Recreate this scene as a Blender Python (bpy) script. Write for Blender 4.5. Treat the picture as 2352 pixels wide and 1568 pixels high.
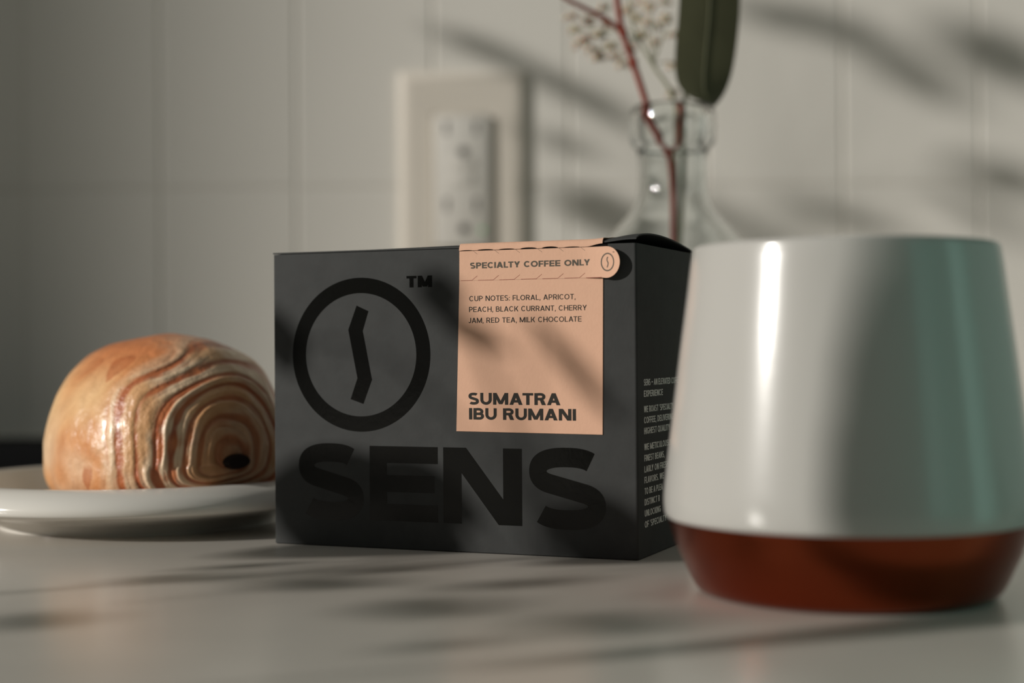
import bpy, bmesh, math, random
from math import sin, cos, pi, radians as rad, sqrt, atan2, hypot
from mathutils import Vector, Matrix, noise

# ------------------------------------------------------------------ scene, camera, light
sc = bpy.context.scene
for o_ in list(bpy.data.objects):
    bpy.data.objects.remove(o_)
COL = sc.collection

CAM_H, F_PX = 0.0669, 3600.0
PITCH, ROLL = rad(-0.268), rad(-0.378)
_fw = Vector((0, cos(PITCH), -sin(PITCH))); _u0 = Vector((0, sin(PITCH), cos(PITCH))); _r0 = Vector((1, 0, 0))
_r = _r0 * cos(ROLL) + _u0 * sin(ROLL)
_u = _u0 * cos(ROLL) - _r0 * sin(ROLL)
cam_d = bpy.data.cameras.new('camera'); cam = bpy.data.objects.new('camera', cam_d); COL.objects.link(cam)
cam.matrix_world = Matrix(((_r.x, _u.x, -_fw.x, 0), (_r.y, _u.y, -_fw.y, 0), (_r.z, _u.z, -_fw.z, CAM_H), (0, 0, 0, 1)))
cam_d.sensor_width = 36.0
cam_d.lens = F_PX / 2352 * 36
cam_d.clip_start = 0.01
cam_d.dof.use_dof = True
cam_d.dof.focus_distance = 0.512
cam_d.dof.aperture_fstop = 5.6
sc.camera = cam

SUN_AZ, SUN_EL = rad(67), rad(17.5)          # azimuth to the left of the view direction, low sun
SUN = Vector((-sin(SUN_AZ) * cos(SUN_EL), -cos(SUN_AZ) * cos(SUN_EL), sin(SUN_EL)))
world = bpy.data.worlds.new('world'); sc.world = world; world.use_nodes = True
bg = world.node_tree.nodes['Background']
bg.inputs[0].default_value = (0.985, 1.0, 0.965, 1); bg.inputs[1].default_value = 0.15
sun_d = bpy.data.lights.new('sun', 'SUN'); sun = bpy.data.objects.new('sun', sun_d); COL.objects.link(sun)
sun_d.energy = 3.05; sun_d.angle = rad(1.55); sun_d.color = (1.0, 0.96, 0.90)
sun.rotation_euler = SUN.to_track_quat('Z', 'Y').to_euler(); sun.location = SUN * 3
sc.view_settings.view_transform = 'Standard'; sc.view_settings.look = 'None'
sc.view_settings.exposure = 0.0; sc.view_settings.gamma = 1.0; sc.view_settings.use_curve_mapping = False

# ------------------------------------------------------------------ helpers
def s2l(*c):
    r = []
    for v in c:
        v /= 255.0
        r.append(v / 12.92 if v <= 0.04045 else ((v + 0.055) / 1.055) ** 2.4)
    return tuple(r)

MATS = {}
def mat(name, col, rough=0.5, spec=0.5, metal=0.0, bump=0.0, bscale=300, mottle=0.0, mscale=40, coat=0.0, trans=0.0, ior=1.45, sheen=0.0):
    m = bpy.data.materials.new(name); m.use_nodes = True
    nt = m.node_tree; p = nt.nodes['Principled BSDF']
    p.inputs['Base Color'].default_value = (*col[:3], 1)
    p.inputs['Roughness'].default_value = rough
    p.inputs['Specular IOR Level'].default_value = spec
    p.inputs['Metallic'].default_value = metal
    p.inputs['Coat Weight'].default_value = coat
    p.inputs['Transmission Weight'].default_value = trans
    p.inputs['IOR'].default_value = ior
    p.inputs['Sheen Weight'].default_value = sheen
    tc = nt.nodes.new('ShaderNodeTexCoord')
    if mottle:
        n = nt.nodes.new('ShaderNodeTexNoise'); n.inputs['Scale'].default_value = mscale; n.inputs['Detail'].default_value = 4
        nt.links.new(tc.outputs['Object'], n.inputs['Vector'])
        mx = nt.nodes.new('ShaderNodeMix'); mx.data_type = 'RGBA'
        mx.inputs[6].default_value = (*[c * (1 - mottle) for c in col[:3]], 1)
        mx.inputs[7].default_value = (*[min(1, c * (1 + mottle)) for c in col[:3]], 1)
        nt.links.new(n.outputs['Fac'], mx.inputs[0]); nt.links.new(mx.outputs[2], p.inputs['Base Color'])
    if bump:
        n = nt.nodes.new('ShaderNodeTexNoise'); n.inputs['Scale'].default_value = bscale; n.inputs['Detail'].default_value = 3
        nt.links.new(tc.outputs['Object'], n.inputs['Vector'])
        b = nt.nodes.new('ShaderNodeBump'); b.inputs['Strength'].default_value = bump; b.inputs['Distance'].default_value = 0.0005
        nt.links.new(n.outputs['Fac'], b.inputs['Height']); nt.links.new(b.outputs['Normal'], p.inputs['Normal'])
    MATS[name] = m
    return m

def mesh_obj(name, verts, faces, material, parent=None, smooth=False, auto=None):
    me = bpy.data.meshes.new(name); me.from_pydata([tuple(v) for v in verts], [], faces)
    me.update()
    if smooth:
        me.polygons.foreach_set('use_smooth', [True] * len(me.polygons))
    if auto is not None:
        me.polygons.foreach_set('use_smooth', [True] * len(me.polygons))
        me.set_sharp_from_angle(angle=rad(auto))
    if material: me.materials.append(material)
    o = bpy.data.objects.new(name, me); COL.objects.link(o)
    if parent: o.parent = parent
    return o

def bm_obj(name, bm, material, parent=None, auto=None):
    me = bpy.data.meshes.new(name); bm.normal_update(); bm.to_mesh(me); bm.free()
    if auto is not None:
        me.polygons.foreach_set('use_smooth', [True] * len(me.polygons)); me.set_sharp_from_angle(angle=rad(auto))
    me.materials.append(material)
    o = bpy.data.objects.new(name, me); COL.objects.link(o)
    if parent: o.parent = parent
    return o

def box_bm(x0, x1, y0, y1, z0, z1, bevel=0.0, seg=2):
    bm = bmesh.new(); bmesh.ops.create_cube(bm, size=1)
    for v in bm.verts:
        v.co = Vector(((x0 + x1) / 2 + v.co.x * (x1 - x0), (y0 + y1) / 2 + v.co.y * (y1 - y0), (z0 + z1) / 2 + v.co.z * (z1 - z0)))
    if bevel:
        bmesh.ops.bevel(bm, geom=bm.edges[:], offset=bevel, segments=seg, profile=0.5, affect='EDGES')
    return bm

def lathe(name, prof, material, parent=None, seg=128, auto=40, closed=False):
    """prof: list of (r, z); revolve about Z."""
    verts, faces, rings = [], [], []
    for r, z in prof:
        if r < 1e-7:
            rings.append([len(verts)]); verts.append((0, 0, z))
        else:
            rings.append(list(range(len(verts), len(verts) + seg)))
            for k in range(seg):
                a = 2 * pi * k / seg; verts.append((r * cos(a), r * sin(a), z))
    n = len(rings)
    for i in range(n if closed else n - 1):
        A, B = rings[i], rings[(i + 1) % n]
        for k in range(seg):
            k2 = (k + 1) % seg
            if len(A) == 1 and len(B) == 1: continue
            if len(A) == 1: faces.append((A[0], B[k2], B[k]))
            elif len(B) == 1: faces.append((A[k], A[k2], B[0]))
            else: faces.append((A[k], A[k2], B[k2], B[k]))
    o = mesh_obj(name, verts, faces, material, parent, auto=auto)
    bm = bmesh.new(); bm.from_mesh(o.data); bmesh.ops.recalc_face_normals(bm, faces=bm.faces[:]); bm.to_mesh(o.data); bm.free()
    o.data.polygons.foreach_set('use_smooth', [True] * len(o.data.polygons)); o.data.set_sharp_from_angle(angle=rad(auto))
    return o

def smooth_path(pts, n=8):
    """Catmull-Rom through pts (tuples of any length)."""
    out = []
    P = [pts[0]] + list(pts) + [pts[-1]]
    for i in range(1, len(P) - 2):
        p0, p1, p2, p3 = P[i - 1], P[i], P[i + 1], P[i + 2]
        for k in range(n):
            t = k / n
            out.append(tuple(0.5 * (2 * b + (c - a) * t + (2 * a - 5 * b + 4 * c - d) * t * t + (3 * b - a - 3 * c + d) * t ** 3)
                             for a, b, c, d in zip(p0, p1, p2, p3)))
    out.append(tuple(pts[-1]))
    return out

def tube_data(pts, seg=10):
    """pts: (x, y, z, r) -> verts, faces of a capped tube."""
    verts, faces = [], []
    prev = None
    for i, p in enumerate(pts):
        a = Vector(pts[max(0, i - 1)][:3]); b = Vector(pts[min(len(pts) - 1, i + 1)][:3])
        t = (b - a).normalized()
        if prev is None:
            n = t.orthogonal().normalized()
        else:
            n = (prev - t * prev.dot(t)).normalized()
        prev = n; m = t.cross(n)
        for k in range(seg):
            q = 2 * pi * k / seg
            verts.append(Vector(p[:3]) + (n * cos(q) + m * sin(q)) * p[3])
    for i in range(len(pts) - 1):
        for k in range(seg):
            k2 = (k + 1) % seg
            faces.append((i * seg + k, i * seg + k2, (i + 1) * seg + k2, (i + 1) * seg + k))
    faces.append(tuple(range(seg - 1, -1, -1))); L = (len(pts) - 1) * seg
    faces.append(tuple(L + k for k in range(seg)))
    return verts, faces

def tube(name, pts, material, parent=None, seg=10):
    v, f = tube_data(pts, seg)
    return mesh_obj(name, v, f, material, parent, auto=50)

def thing(name, label, cat, loc=(0, 0, 0), rotz=0.0, group=None):
    o = bpy.data.objects.new(name, None); COL.objects.link(o)
    o.empty_display_size = 0.02
    o.location = loc; o.rotation_euler = (0, 0, rotz)
    tag(o, label, cat, group)
    return o

def tag(o, label, cat, group=None):
    o['label'] = label; o['category'] = cat
    if group: o['group'] = group
    return o

def struct(o, label=None, cat=None):
    o['kind'] = 'structure'
    if label: o['label'] = label
    if cat: o['category'] = cat
    return o

def sstep(a, b, x):
    t = max(0.0, min(1.0, (x - a) / (b - a))); return t * t * (3 - 2 * t)

# ------------------------------------------------------------------ stroke lettering
def ell(cx, cy, rx, ry, a0, a1, n=None):
    n = n or max(6, int(abs(a1 - a0) / 9))
    return [(cx + rx * cos(rad(a0 + (a1 - a0) * k / n)), cy + ry * sin(rad(a0 + (a1 - a0) * k / n))) for k in range(n + 1)]

def ribbon(path, t, closed=False):
    """polyline with thickness t -> list of quads"""
    n = len(path); L, R = [], []
    for i in range(n):
        if closed:
            a, b = path[i - 1], path[(i + 1) % n]
        else:
            a, b = path[max(0, i - 1)], path[min(n - 1, i + 1)]
        p = path[i]
        d1 = (p[0] - a[0], p[1] - a[1]); d2 = (b[0] - p[0], b[1] - p[1])
        l1 = hypot(*d1); l2 = hypot(*d2)
        if l1 < 1e-9: d1, l1 = d2, l2
        if l2 < 1e-9: d2, l2 = d1, l1
        n1 = (-d1[1] / l1, d1[0] / l1); n2 = (-d2[1] / l2, d2[0] / l2)
        m = (n1[0] + n2[0], n1[1] + n2[1]); ml = hypot(*m) or 1.0
        m = (m[0] / ml, m[1] / ml); k = t / 2 / max(0.35, m[0] * n1[0] + m[1] * n1[1])
        L.append((p[0] + m[0] * k, p[1] + m[1] * k)); R.append((p[0] - m[0] * k, p[1] - m[1] * k))
    q = []
    for i in range(n if closed else n - 1):
        j = (i + 1) % n
        q.append([L[i], R[i], R[j], L[j]])
    return q

WID = dict(A=.74, B=.63, C=.74, D=.69, E=.57, F=.53, G=.76, H=.69, I=0, J=.47, K=.67, L=.5, M=.86, N=.71, O=.8, P=.61, Q=.8, R=.64,
           S=.62, T=.6, U=.67, V=.72, W=1.02, X=.68, Y=.68, Z=.6)

def glyph(ch, w, t, ty):
    """letter in [0,w]x[0,1]; t: stem width, ty: bar thickness -> list of polygons groups (one list per stroke)"""
    l, r, b, p = t / 2, w - t / 2, ty / 2, 1 - ty / 2
    R = lambda x0, x1, y0, y1: [[(x0, y0), (x1, y0), (x1, y1), (x0, y1)]]
    stem = lambda x: R(x - t / 2, x + t / 2, 0, 1)
    def diag(x0, y0, x1, y1, hw): return [[(x0, y0), (x0 + hw, y0), (x1 + hw, y1), (x1, y1)]]
    ta = (t + ty) / 2
    if ch == 'I': return [stem(t / 2)]
    if ch == 'L': return [stem(l), R(t, w, 0, ty)]
    if ch == 'E': return [stem(l), R(t, w, 0, ty), R(t, w, 1 - ty, 1), R(t, w * .95, .5 - b, .5 + b)]
    if ch == 'F': return [stem(l), R(t, w, 1 - ty, 1), R(t, w * .94, .46 - b, .46 + b)]
    if ch == 'T': return [R(w / 2 - l, w / 2 + l, 0, 1 - ty), R(0, w, 1 - ty, 1)]
    if ch == 'H': return [stem(l), stem(r), R(t, w - t, .5 - b, .5 + b)]
    if ch in 'OQ':
        g = [ribbon(ell(w / 2, .5, w / 2 - l, .5 - b, 0, 360, 48)[:-1], ta, True)]
        if ch == 'Q': g.append(ribbon([(w * .6, .3), (w * .95, -.03)], ta))
        return g
    if ch == 'C': return [ribbon(ell(w / 2, .5, w / 2 - l, .5 - b, 42, 318, 40), ta)]
    if ch == 'G':
        return [ribbon(ell(w / 2, .5, w / 2 - l, .5 - b, 42, 340, 44), ta), R(w * .55, w - t * .2, .52 - ty, .52), R(w - t, w - t * .05, .2, .52)]
    if ch == 'S':
        be = 34; ry = (1 - ty) / (2 + 2 / cos(rad(be))); rx = w / 2 - l
        y1, y2 = 1 - b - ry, b + ry; rx2 = rx * .97
        def sell(cy, rx_, a0, a1):
            return [(w / 2 + rx_ * math.copysign(abs(cos(rad(a))) ** .8, cos(rad(a))), cy + ry * math.copysign(abs(sin(rad(a))) ** .8, sin(rad(a)))) for a in [a0 + (a1 - a0) * k / 30 for k in range(31)]]
        up = sell(y1, rx2, 38, 270 - be); lo = sell(y2, rx, 90 - be, -146)
        return [ribbon(up + [((up[-1][0] + lo[0][0]) / 2, (up[-1][1] + lo[0][1]) / 2)] + lo, ta)]
    if ch == 'U':
        ry = min(.5, w / 2) - b
        return [ribbon([(l, 1)] + ell(w / 2, b + ry, w / 2 - l, ry, 180, 360, 24) + [(r, 1)], (t * 2 + ty) / 3)]
    if ch == 'J':
        ry = .26
        return [ribbon([(r, 1)] + ell(w / 2, b + ry, w / 2 - l, ry, 0, -150, 18), ta)]
    if ch == 'D':
        rx = min(.5, w * .62) - l
        return [stem(l), ribbon([(t, p), (r - rx, p)] + ell(r - rx, .5, rx, .5 - b, 90, -90, 28) + [(r - rx, b), (t, b)], ta)]
    def bowl(y0, y1, ww):
        ry = (y1 - y0 - ty) / 2; rx = min(ry * 1.15, ww - t - l); rr = ww - l; yc = (y0 + y1) / 2
        return ribbon([(t, y1 - b), (rr - rx, y1 - b)] + ell(rr - rx, yc, rx, ry, 90, -90, 20) + [(rr - rx, y0 + b), (t, y0 + b)], ta)
    if ch == 'P': return [stem(l), bowl(.37, 1, w)]
    if ch == 'R': return [stem(l), bowl(.40, 1, w * .97), diag(w - t * 1.22, 0, w * .46, .42, t * 1.2)]
    if ch == 'B': return [stem(l), bowl(.5 - b, 1, w * .94), bowl(0, .5 + b, w)]
    if ch == 'A':
        hw = t * 1.12; yb = .3
        x = lambda y: (w - hw) / 2 * y
        return [diag(0, 0, (w - hw) / 2, 1, hw), diag(w - hw, 0, (w - hw) / 2, 1, hw), R(x(yb - b) + hw * .7, w - x(yb - b) - hw * .7, yb - b, yb + b)]
    if ch == 'V':
        hw = t * 1.12; return [diag((w - hw) / 2, 0, 0, 1, hw), diag((w - hw) / 2, 0, w - hw, 1, hw)]
    if ch == 'W':
        hw = t * 1.08; a = w * .27 - hw / 2; c = w * .73 - hw / 2; m_ = (w - hw) / 2
        return [diag(a, 0, 0, 1, hw), diag(a, 0, m_, 1, hw), diag(c, 0, m_, 1, hw), diag(c, 0, w - hw, 1, hw)]
    if ch == 'M':
        hw = t * 1.05; m_ = (w - hw) / 2
        return [stem(l), stem(r), diag(m_, .05, 0, 1, hw), diag(m_, .05, w - hw, 1, hw)]
    if ch == 'N': return [stem(l), stem(r), diag(w - t * 1.25, 0, 0, 1, t * 1.25)]
    if ch == 'K': return [stem(l), diag(t * .9, .38, w - t * 1.25, 1, t * 1.2), diag(w - t * 1.2, 0, w * .32, .58, t * 1.2)]
    if ch == 'X': hw = t * 1.15; return [diag(0, 0, w - hw, 1, hw), diag(w - hw, 0, 0, 1, hw)]
    if ch == 'Y':
        hw = t * 1.15; return [R(w / 2 - l, w / 2 + l, 0, .42), diag((w - hw) / 2, .4, 0, 1, hw), diag((w - hw) / 2, .4, w - hw, 1, hw)]
    if ch == ',': return [[[(0, -.17), (t * .6, -.17), (t * 1.1, ty * 1.05), (t * .1, ty * 1.05)]]]
    if ch == '.': return [R(0, t, 0, ty * 1.05)]
    if ch == ':': return [R(0, t, 0, ty * 1.05), R(0, t, .62 - ty, .64)]
    if ch == "'": return [[[(t * .2, .72), (t * .7, .72), (t * 1.0, 1.02), (t * .1, 1.02)]]]
    if ch == '-': return [R(0, w, .42, .42 + ty)]
    return []

def letter_polys(s, x0, x1, base, cap, t, ty=None, gap=.1, space=.3, wide=1.0, step=5e-6):
    """polygons (list of (points, level)) for a line of text fitted between x0 and x1"""
    ty = ty or t
    def width(ch):
        if ch == ' ': return space
        if ch == 'I': return t
        if ch in ",.:'": return t * 1.05
        if ch == '-': return .62
        return WID[ch] * wide
    kern = {'CO': -.05, 'CI': -.04, 'EC': -.02, 'AT': -.09, 'TA': -.09, 'LT': -.08, 'TY': -.02, 'LY': -.08, 'AV': -.08, 'VA': -.08, 'FA': -.05, 'PA': -.05, 'RA': -.01, 'AY': -.08}
    xs, x = [], 0.0
    for i, ch in enumerate(s):
        if i: x += gap + kern.get(s[i - 1] + ch, 0) * (1 if ch != ' ' else 0)
        xs.append(x); x += width(ch)
    k = (x1 - x0) / x / cap          # horizontal stretch on top of the cap height
    out = []
    for ch, xx in zip(s, xs):
        for lv, strokes in enumerate(glyph(ch, width(ch), t, ty)):
            for poly in strokes:
                out.append(([(x0 + (xx + px) * k * cap, base + py * cap) for px, py in poly], lv * step))
    return out

def print_obj(name, polys, mapper, material, parent):
    """flat print: each polygon mapped by mapper(u, v, lift)"""
    verts, faces = [], []
    for pts, lv in polys:
        i = len(verts)
        for u, v in pts: verts.append(mapper(u, v, lv))
        faces.append(tuple(range(i, i + len(pts))))
    return mesh_obj(name, verts, faces, material, parent)

# ------------------------------------------------------------------ materials
M_tile = mat('glazed_tile', (0.83, 0.80, 0.735), rough=0.38, spec=0.4, mottle=0.03, mscale=8)
M_grout = mat('grout', (0.76, 0.73, 0.67), rough=0.9, spec=0.2, bump=0.2)
M_plaster = mat('plaster', (0.6, 0.58, 0.54), rough=0.9, bump=0.2, bscale=120)
M_teal = mat('teal_enamel', (0.075, 0.43, 0.385), rough=0.42, bump=0.02)
M_dark = mat('dark_paint', (0.17, 0.205, 0.195), rough=0.7, bump=0.1)
M_wood = mat('pale_cupboard', (0.45, 0.42, 0.38), rough=0.5, bump=0.05)
M_frame = mat('window_paint', (0.7, 0.69, 0.66), rough=0.4, bump=0.05)
M_counter = mat('counter_stone', (0.62, 0.575, 0.515), rough=0.27, spec=0.5, mottle=0.08, mscale=25)
M_card = mat('black_card', (0.047, 0.0485, 0.0475), rough=0.72, spec=0.22, bump=0.10, bscale=900, mottle=0.18, mscale=160)
M_gloss = mat('spot_gloss_black', (0.0045, 0.0045, 0.004), rough=0.13, spec=0.45, bump=0.05, bscale=500)
M_inner = mat('inner_dark_card', (0.006, 0.005, 0.005), rough=0.9, spec=0.1, bump=0.05)
M_peach = mat('peach_paper', s2l(219, 175, 148), rough=0.75, spec=0.25, bump=0.12, bscale=1200, mottle=0.03, mscale=300)
M_print = mat('black_print', s2l(38, 34, 27), rough=0.6, spec=0.3, bump=0.03)
M_printg = mat('grey_print', s2l(84, 77, 66), rough=0.6, spec=0.3, bump=0.03)
M_printw = mat('pale_grey_print', s2l(232, 232, 226), rough=0.6, spec=0.3, bump=0.03)
M_mug = mat('white_satin_ceramic', (0.475, 0.463, 0.432), rough=0.20, spec=0.70, bump=0.02)
M_copper = mat('copper', s2l(134, 62, 38), rough=0.27, metal=1.0, bump=0.02)
M_plate = mat('white_porcelain', (0.78, 0.75, 0.69), rough=0.16, spec=0.5, bump=0.01)
M_black = mat('matte_black', (0.008, 0.008, 0.009), rough=0.95, spec=0.05, bump=0.05)
M_choc = mat('chocolate', (0.012, 0.006, 0.004), rough=0.6, spec=0.3, bump=0.2)
M_plastic = mat('ivory_plastic', (0.78, 0.72, 0.63), rough=0.35, spec=0.5, bump=0.02)
M_plastic2 = mat('white_plastic', (0.76, 0.73, 0.67), rough=0.35, spec=0.5, bump=0.02)
M_slot = mat('slot_dark', (0.05, 0.045, 0.04), rough=0.8, bump=0.02)
M_led = mat('green_led', (0.25, 0.62, 0.3), rough=0.3, bump=0.02)
M_stem = mat('red_brown_stem', s2l(140, 62, 48), rough=0.6, spec=0.3, mottle=0.25, mscale=90)
M_stem2 = mat('pale_green_stem', s2l(150, 150, 125), rough=0.6, spec=0.3, mottle=0.15, mscale=90)
M_leaf = mat('dark_green_leaf', s2l(104, 103, 78), rough=0.45, spec=0.35, mottle=0.25, mscale=60)
M_rib = mat('leaf_rib', s2l(96, 98, 72), rough=0.5, spec=0.3, mottle=0.1)
M_petal = mat('white_petal', s2l(192, 184, 166), rough=0.8, spec=0.2, mottle=0.05)
M_petal.node_tree.nodes['Principled BSDF'].inputs['Subsurface Weight'].default_value = 0.8
M_petal.node_tree.nodes['Principled BSDF'].inputs['Subsurface Scale'].default_value = 0.004
M_bud = mat('bud', s2l(168, 156, 128), rough=0.8, spec=0.2, mottle=0.1)
M_pot = mat('grey_pot', (0.25, 0.24, 0.23), rough=0.7, bump=0.2)
M_soil = mat('soil', (0.03, 0.02, 0.015), rough=1.0, bump=0.6)
M_glass = mat('clear_glass', (0.97, 0.99, 0.985), rough=0.025, trans=1.0, ior=1.47)

# ------------------------------------------------------------------ the room
WALL_Y = 1.13
wall = mesh_obj('wall_back', [(-1.35, WALL_Y + .0008, -.1), (.86, WALL_Y + .0008, -.1), (.86, WALL_Y + .0008, 1.6), (-1.35, WALL_Y + .0008, 1.6),
                              (-1.35, WALL_Y + .12, -.1), (.86, WALL_Y + .12, -.1), (.86, WALL_Y + .12, 1.6), (-1.35, WALL_Y + .12, 1.6)],
                [(0, 1, 2, 3), (5, 4, 7, 6), (4, 0, 3, 7), (1, 5, 6, 2), (3, 2, 6, 7), (4, 5, 1, 0)], M_grout)
struct(wall, 'pale tiled splashback wall behind the counter', 'wall')
PX, PZ, GAP = 0.0985, 0.2, 0.0022
bm = box_bm(-PX / 2 + GAP / 2, PX / 2 - GAP / 2, 0, .010, -PZ / 2 + GAP / 2, PZ / 2 - GAP / 2, bevel=0.0009, seg=2)
t0 = bm_obj('tile', bm, M_tile, wall)
first = True
for i in range(-4, 11):
    for j in range(0, 4):
        o = t0 if first else t0.copy()
        if not first: COL.objects.link(o); o.parent = wall
        first = False
        o.location = (-.3513 + (i + .5) * PX, WALL_Y, .1838 + (j - .5) * PZ)

counter = bm_obj('countertop', box_bm(-1.35, .86, -.30, WALL_Y + .003, -.04, 0, bevel=0.003), M_counter, auto=40)
counter['kind'] = 'structure'; counter['label'] = 'pale polished stone countertop with soft dappled shadows'; counter['category'] = 'countertop'

wf = bm_obj('wall_front', box_bm(-4.64, .96, -5.3, -5.2, -.9, 2.9), M_dark); struct(wf, 'dark painted wall across the room behind the camera', 'wall')
fl_ = bm_obj('floor', box_bm(-4.64, .96, -5.3, WALL_Y + .12, -.95, -.9), M_dark); struct(fl_, 'dark floor of the room in front of the counter', 'floor')
# right-hand wall (out of frame, seen mirrored in the mug) and the window wall on the left the sun comes through
wr = bm_obj('wall_right', box_bm(.86, .96, -5.2, WALL_Y + .12, -.9, 2.9), M_dark)
struct(wr, 'dark grey-green painted side wall at the right end of the counter', 'wall')
WX = -4.5
def win_y(px_x, wx):          # where the line from back-wall point X towards the sun crosses the window wall
    k = (px_x - wx) / sin(SUN_AZ); return WALL_Y - k * cos(SUN_AZ), k * math.tan(SUN_EL)
yb, zb = win_y(-.27, WX)
W_Y1, W_Y0 = yb, yb - 1.55
W_Z0, W_Z1 = .55, 2.3
bm = bmesh.new()
def add_box(bm, *a):
    b2 = box_bm(*a); me = bpy.data.meshes.new('tmp'); b2.to_mesh(me); b2.free(); bm.from_mesh(me); bpy.data.meshes.remove(me)
add_box(bm, WX - .14, WX, W_Y1, 3.0, -.9, 2.9)
add_box(bm, WX - .14, WX, -5.2, W_Y0, -.9, 2.9)
add_box(bm, WX - .14, WX, W_Y0, W_Y1, -.9, W_Z0)
add_box(bm, WX - .14, WX, W_Y0, W_Y1, W_Z1, 2.9)
wl = bm_obj('wall_left', bm, M_plaster); struct(wl, 'plain plastered wall with the window the sun comes through', 'wall')
win = bpy.data.objects.new('window_1', None); COL.objects.link(win); win.location = (WX, (W_Y0 + W_Y1) / 2, W_Z0); struct(win, 'white framed window in the plastered wall on the left', 'window')
hw_, hh_ = (W_Y1 - W_Y0) / 2, W_Z1 - W_Z0
for nm, a in (('frame_post', (-.10, -.04, -hw_, -hw_ + .05, 0, hh_)), ('frame_post', (-.10, -.04, hw_ - .05, hw_, 0, hh_)),
              ('frame_rail', (-.10, -.04, -hw_ + .05, hw_ - .05, 0, .05)), ('frame_rail', (-.10, -.04, -hw_ + .05, hw_ - .05, hh_ - .05, hh_))):
    bm_obj(nm, box_bm(*a, bevel=.004), M_frame, win)

# ------------------------------------------------------------------ coffee box
YAW, BW, BD, BH = rad(22.51), .1320, .0650, .1000
_a = Vector((-cos(YAW), sin(YAW), 0)); _b = Vector((sin(YAW), cos(YAW), 0)); _o = Vector((.03925, .4930, 0))
bc = _o + _a * (BW / 2) + _b * (BD / 2)
box = thing('coffee_box', 'matte black cardboard coffee box with a peach label and glossy black lettering', 'box', bc, -YAW)
mm = .001
def loc(u, d, z): return Vector((u - BW / 2, d - BD / 2, z))       # u from the left, d from the front, z up (metres)

# body: four walls with softly rounded vertical edges, open at the top
def ring_pts(inset, r, n=5):
    pts = []
    for cx, cy, a0 in ((BW - r - inset, r + inset, -90), (BW - r - inset, BD - r - inset, 0), (r + inset, BD - r - inset, 90), (r + inset, r + inset, 180)):
        for k in range(n + 1):
            a = rad(a0 + 90 * k / n); pts.append((cx + r * cos(a), cy + r * sin(a)))
    return pts
R_ = .0009
out_p, in_p = ring_pts(0, R_), ring_pts(.0006, .0004)
verts, faces = [], []
levels = [(out_p, .0004), (out_p, BH), (in_p, BH), (in_p, .001)]
bot = ring_pts(.0004, R_)
levels = [(bot, 0.0)] + levels
n_ = len(out_p)
for pts, z in levels:
    for p in pts: verts.append(loc(p[0], p[1], z))
for i in range(len(levels) - 1):
    for k in range(n_):
        k2 = (k + 1) % n_; faces.append((i * n_ + k, i * n_ + k2, (i + 1) * n_ + k2, (i + 1) * n_ + k))
faces.append(tuple(range(n_ - 1, -1, -1))); faces.append(tuple((len(levels) - 1) * n_ + k for k in range(n_)))
mesh_obj('body', verts, faces, M_card, box, auto=35)

# lid: a card that bows upwards, more so towards the right end where it gapes
def lid_z(u, d):
    un, dn = u / BW, max(0, min(1, d / BD))
    crown = .0003 + .0013 * sstep(.15, .60, un) + .0013 * sstep(.86, 1.0, un)
    s = sin(pi * min(1, dn ** .75)) ** .75 if 0 < dn < 1 else 0.0
    front = .0010 * sstep(.895, .985, un) * (1 - dn) ** 1.5
    return BH + .0002 + crown * s + front
NU, ND = 66, 26
verts, faces = [], []
LT = .00045
for side in (0, 1):
    for i in range(NU + 1):
        for j in range(ND + 1):
            u, d = BW * i / NU, BD * j / ND
            verts.append(loc(u, d, lid_z(u, d) + (LT if side else 0)))
ix = lambda s, i, j: s * (NU + 1) * (ND + 1) + i * (ND + 1) + j
for i in range(NU):
    for j in range(ND):
        faces.append((ix(1, i, j), ix(1, i + 1, j), ix(1, i + 1, j + 1), ix(1, i, j + 1)))
        faces.append((ix(0, i, j), ix(0, i, j + 1), ix(0, i + 1, j + 1), ix(0, i + 1, j)))
for i in range(NU):
    faces.append((ix(0, i, 0), ix(0, i + 1, 0), ix(1, i + 1, 0), ix(1, i, 0)))
    faces.append((ix(0, i + 1, ND), ix(0, i, ND), ix(1, i, ND), ix(1, i + 1, ND)))
for j in range(ND):
    faces.append((ix(0, 0, j + 1), ix(0, 0, j), ix(1, 0, j), ix(1, 0, j + 1)))
    faces.append((ix(0, NU, j), ix(0, NU, j + 1), ix(1, NU, j + 1), ix(1, NU, j)))
mesh_obj('lid', verts, faces, M_card, box, auto=35)
# dust flap tucked under the lid at the right end, showing as a second thin edge
verts, faces = [], []
NF = 18
for k in range(NF + 1):
    d = .002 + (BD - .004) * k / NF
    for u, dz, th in ((BW - .0011, .0001, 0), (BW - .03, -.004, 0), (BW - .0011, .0001, .0004), (BW - .03, -.004, .0004)):
        zz = BH - .0012 + .0008 * sin(pi * k / NF)
        verts.append(loc(u, d, zz + dz + th))
for k in range(NF):
    A, B = k * 4, k * 4 + 4
    faces += [(A, A + 1, B + 1, B), (A + 2, B + 2, B + 3, A + 3), (A, B, B + 2, A + 2), (A + 1, A + 3, B + 3, B + 1)]
mesh_obj('dust_flap', verts, faces, M_inner, box)

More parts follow.
